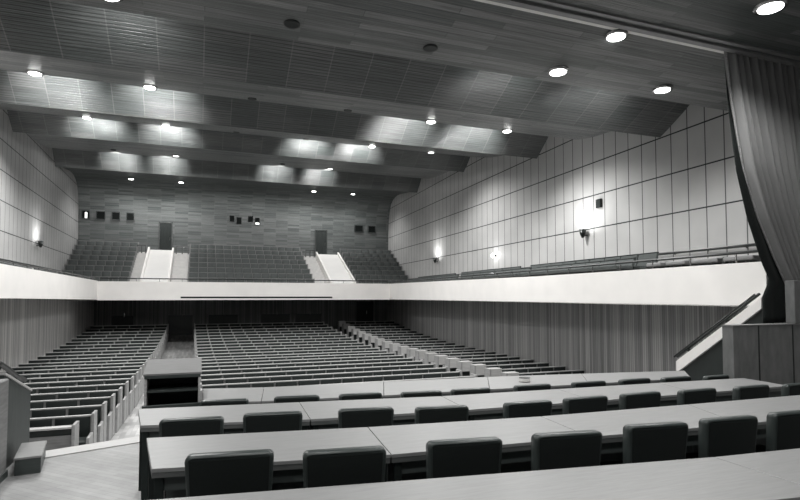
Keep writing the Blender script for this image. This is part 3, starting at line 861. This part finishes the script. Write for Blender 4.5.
# ------------------------------------------------------------------ lamps
def spot(name, loc, energy, angle, tgt, blend=.8, r=.08):
    ld = bpy.data.lights.new(name, 'SPOT'); ld.energy = energy; ld.spot_size = math.radians(angle); ld.spot_blend = blend; ld.shadow_soft_size = r
    o = bpy.data.objects.new(name, ld); COL.objects.link(o); o.location = loc
    o.rotation_euler = (Vector(tgt) - Vector(loc)).to_track_quat('-Z', 'Y').to_euler()
    ld.color = (1, 1, .985)
    return o
LAMPE = 260.0
def downlight(x, y, z, on, label, r=.13, e=None):
    t = empty('ceiling_downlight', (x, y, z), 0, label, 'ceiling light', 'ceiling downlights')
    if not on: r *= .66
    MB().lathe([(r * .86, .03), (r * 1.08, .03), (r * 1.08, -.02 if not on else -.04), (r * .86, -.02 if not on else -.04)], 24).build('housing', M['chrome'] if on else M['black'], t, True)
    MB().lathe([(0, -.03), (r * .86, -.03), (r * .8, -.05), (r * .4, -.062), (0, -.064)] if on else [(0, .02), (r * .86, .02), (r * .86, .0), (r * .3, .012), (0, .012)], 24).build('lamp', M['lamp'] if on == 1 else (M['lamp_dim'] if on else M['glass']), t, True)
    if on:
        spot('downlight_beam', (x, y, z - .12), (e or LAMPE) * (1 if on == 1 else .5), 150, (x, y, z - 5), .6)
cols = ['first', 'second', 'third', 'fourth', 'fifth', 'sixth']
ROWS = [
    ('on the ceiling wave nearest the stage', 6.90, 5.268, [(-1.05, 1), (1.06, 0), (3.01, 0), (5.18, 1), (7.29, 1)]),
    ('on the second ceiling wave from the stage', 12.0, 6.055, [(-3.04, 1), (-1.03, 1), (1.0, 0), (3.15, 0), (5.25, 1), (7.4, 1)]),
    ('on the third ceiling wave from the stage', 17.6, 6.94, [(-3.15, 1), (-1.05, 1), (1.0, 0), (3.2, 0), (5.48, 1), (7.7, 2)]),
    ('on the fourth ceiling wave from the stage', 23.0, 7.35, [(-3.2, 0), (-.98, 2), (3.2, 0), (5.25, 2)]),
    ('in the ceiling curve above the balcony rows', 29.3, 7.55, [(-3.27, 1), (-.99, 1), (5.79, 1), (8.01, 1)]),
]
for nm, y, z, L in ROWS:
    for i, (x, on) in enumerate(L):
        downlight(x, y, z, on, '%s downlight %s, %s from the single-lamp wall' % ('lit' if on else 'unlit', nm, cols[i]), .15 if y < 8 else .13, {6.9: 190, 12.0: 560, 17.6: 850, 23.0: 1000, 29.3: 230}[y])
downlight(5.50, 6.0, 5.47, 1, 'lit round downlight tucked just behind the edge of the stage ceiling', .15, 120)
downlight(6.63, 4.58, 5.38, 1, 'large lit round downlight in the stage ceiling above the curtain side', .17, 130)
# added spots without fixtures near the downlights, making bright patches on the slats
def slat_fill(x, y, z, e, ty, tz, ang=70):
    spot('slat_fill_light', (x, y, z), e, ang, (x, ty, tz), 1.0, .05)
for x, on in ROWS[0][3]:
    if on: slat_fill(x, 7.46, 5.22, 75, 8.95, 5.48, 105)
for x, on in ROWS[1][3]:
    if on: slat_fill(x, 12.1, 5.86, 720, 13.98, 6.30)
for x in (-3.15, -1.05, 3.6, 5.48): slat_fill(x, 17.8, 6.80, 820, 19.55, 7.08)
for x in (-3.2, -1.4, 3.2, 5.25): slat_fill(x, 23.3, 7.2, 700, 25.3, 7.55, 56)
# unseen downlights added over the stage to brighten the tables and chairs
for x in (-2.5, 0.5, 3.5):
    for y in (3.2, .6):
        downlight(x, y, 5.38, 1, 'added unseen stage downlight overhead, %s column from the lectern, %s row from the audience' % (cols[int((x + 2.5) / 3)], 'first' if y > 2 else 'second'), .15, 150)

# wall lamps
def sconce(x, y, z, side, label, e=60):
    t = empty('wall_lamp', (x, y, z), 0, label, 'wall lamp', 'wall lamps')
    s = side
    MB().lathe([(.035, -.13), (.075, -.02), (.10, .10), (.094, .10), (.07, -.01), (.03, -.11)], 16, -s * .14, 0).build('shade', M['black'], t, True)
    MB().lathe([(0, -.02), (.03, -.01), (.045, .04), (.03, 0.062), (0, .095)], 12, -s * .14, 0).build('bulb', M['lamp'], t, True)
    MB().box(-.10 if s > 0 else 0, 0 if s > 0 else .10, -.02, .02, -.07, -.04).build('bracket', M['black'], t)
    spot('wall_lamp_beam', (x - s * .48, y, z + .10), e, 150, (x, y - .1, z + .75), 1.0, .08)
sconce(XR(11.85), 11.85, 3.44, 1, 'conical wall lamp lighting the panels nearest the curtain', 46)
sconce(XR(22.8), 22.8, 3.42, 1, 'conical wall lamp lighting the panels nearest the balcony rows', 46)
sconce(XL(23), 23.0, 3.66, -1, 'conical wall lamp alone on its wall above the gallery', 46)
t = empty('bare_wall_lamp', (XR(17.07), 17.07, 3.22), 0, 'bright bare wall lamp between the two conical ones', 'wall lamp')
MB().lathe([(0, -.07), (.05, -.05), (.075, 0), (.05, .05), (0, .07)], 16, -.14, 0).build('bulb', M['lamp'], t, True)
MB().box(-.10, 0, -.03, .03, -.03, .03).build('bracket', M['black'], t)
ld = bpy.data.lights.new('bare_lamp_light', 'POINT'); ld.energy = 6; ld.shadow_soft_size = .07
o = bpy.data.objects.new('bare_lamp_light', ld); COL.objects.link(o); o.location = (XR(17.07) - .42, 17.07, 3.22)
t = empty('loudspeaker', (XR(11.3), 11.3, 4.16), -.049, 'small black box loudspeaker on the pale panels above the lamp nearest the curtain', 'loudspeaker')
MB().box(-.06, 0, -.10, .10, -.115, .115, .008).build('cabinet', M['black'], t)
MB().box(-.066, -.061, -.085, .085, -.10, .10).build('grille', M['dark'], t)

# ------------------------------------------------------------------ world, camera, view
wd = bpy.data.worlds.new('world'); S.world = wd; wd.use_nodes = True
wd.node_tree.nodes['Background'].inputs[0].default_value = (.9, .95, 1, 1)
wd.node_tree.nodes['Background'].inputs[1].default_value = .02
cam = bpy.data.cameras.new('camera'); co = bpy.data.objects.new('camera', cam); COL.objects.link(co); S.camera = co
F = 540.0
cam.sensor_fit = 'HORIZONTAL'; cam.sensor_width = 36; cam.lens = 36 * F / 800
th = math.radians(2.5)
co.location = (0, 0, 1.74)
co.rotation_euler = (PI / 2 + th, 0, -math.radians(20.3))
cam.shift_y = (296.5 - 250 - F * math.tan(th)) / 800
cam.clip_start = .05; cam.clip_end = 200
v = S.view_settings
S.display_settings.display_device = 'sRGB'
v.view_transform = 'Standard'; v.look = 'None'; v.exposure = 0.1; v.gamma = 1.0
v.use_curve_mapping = False
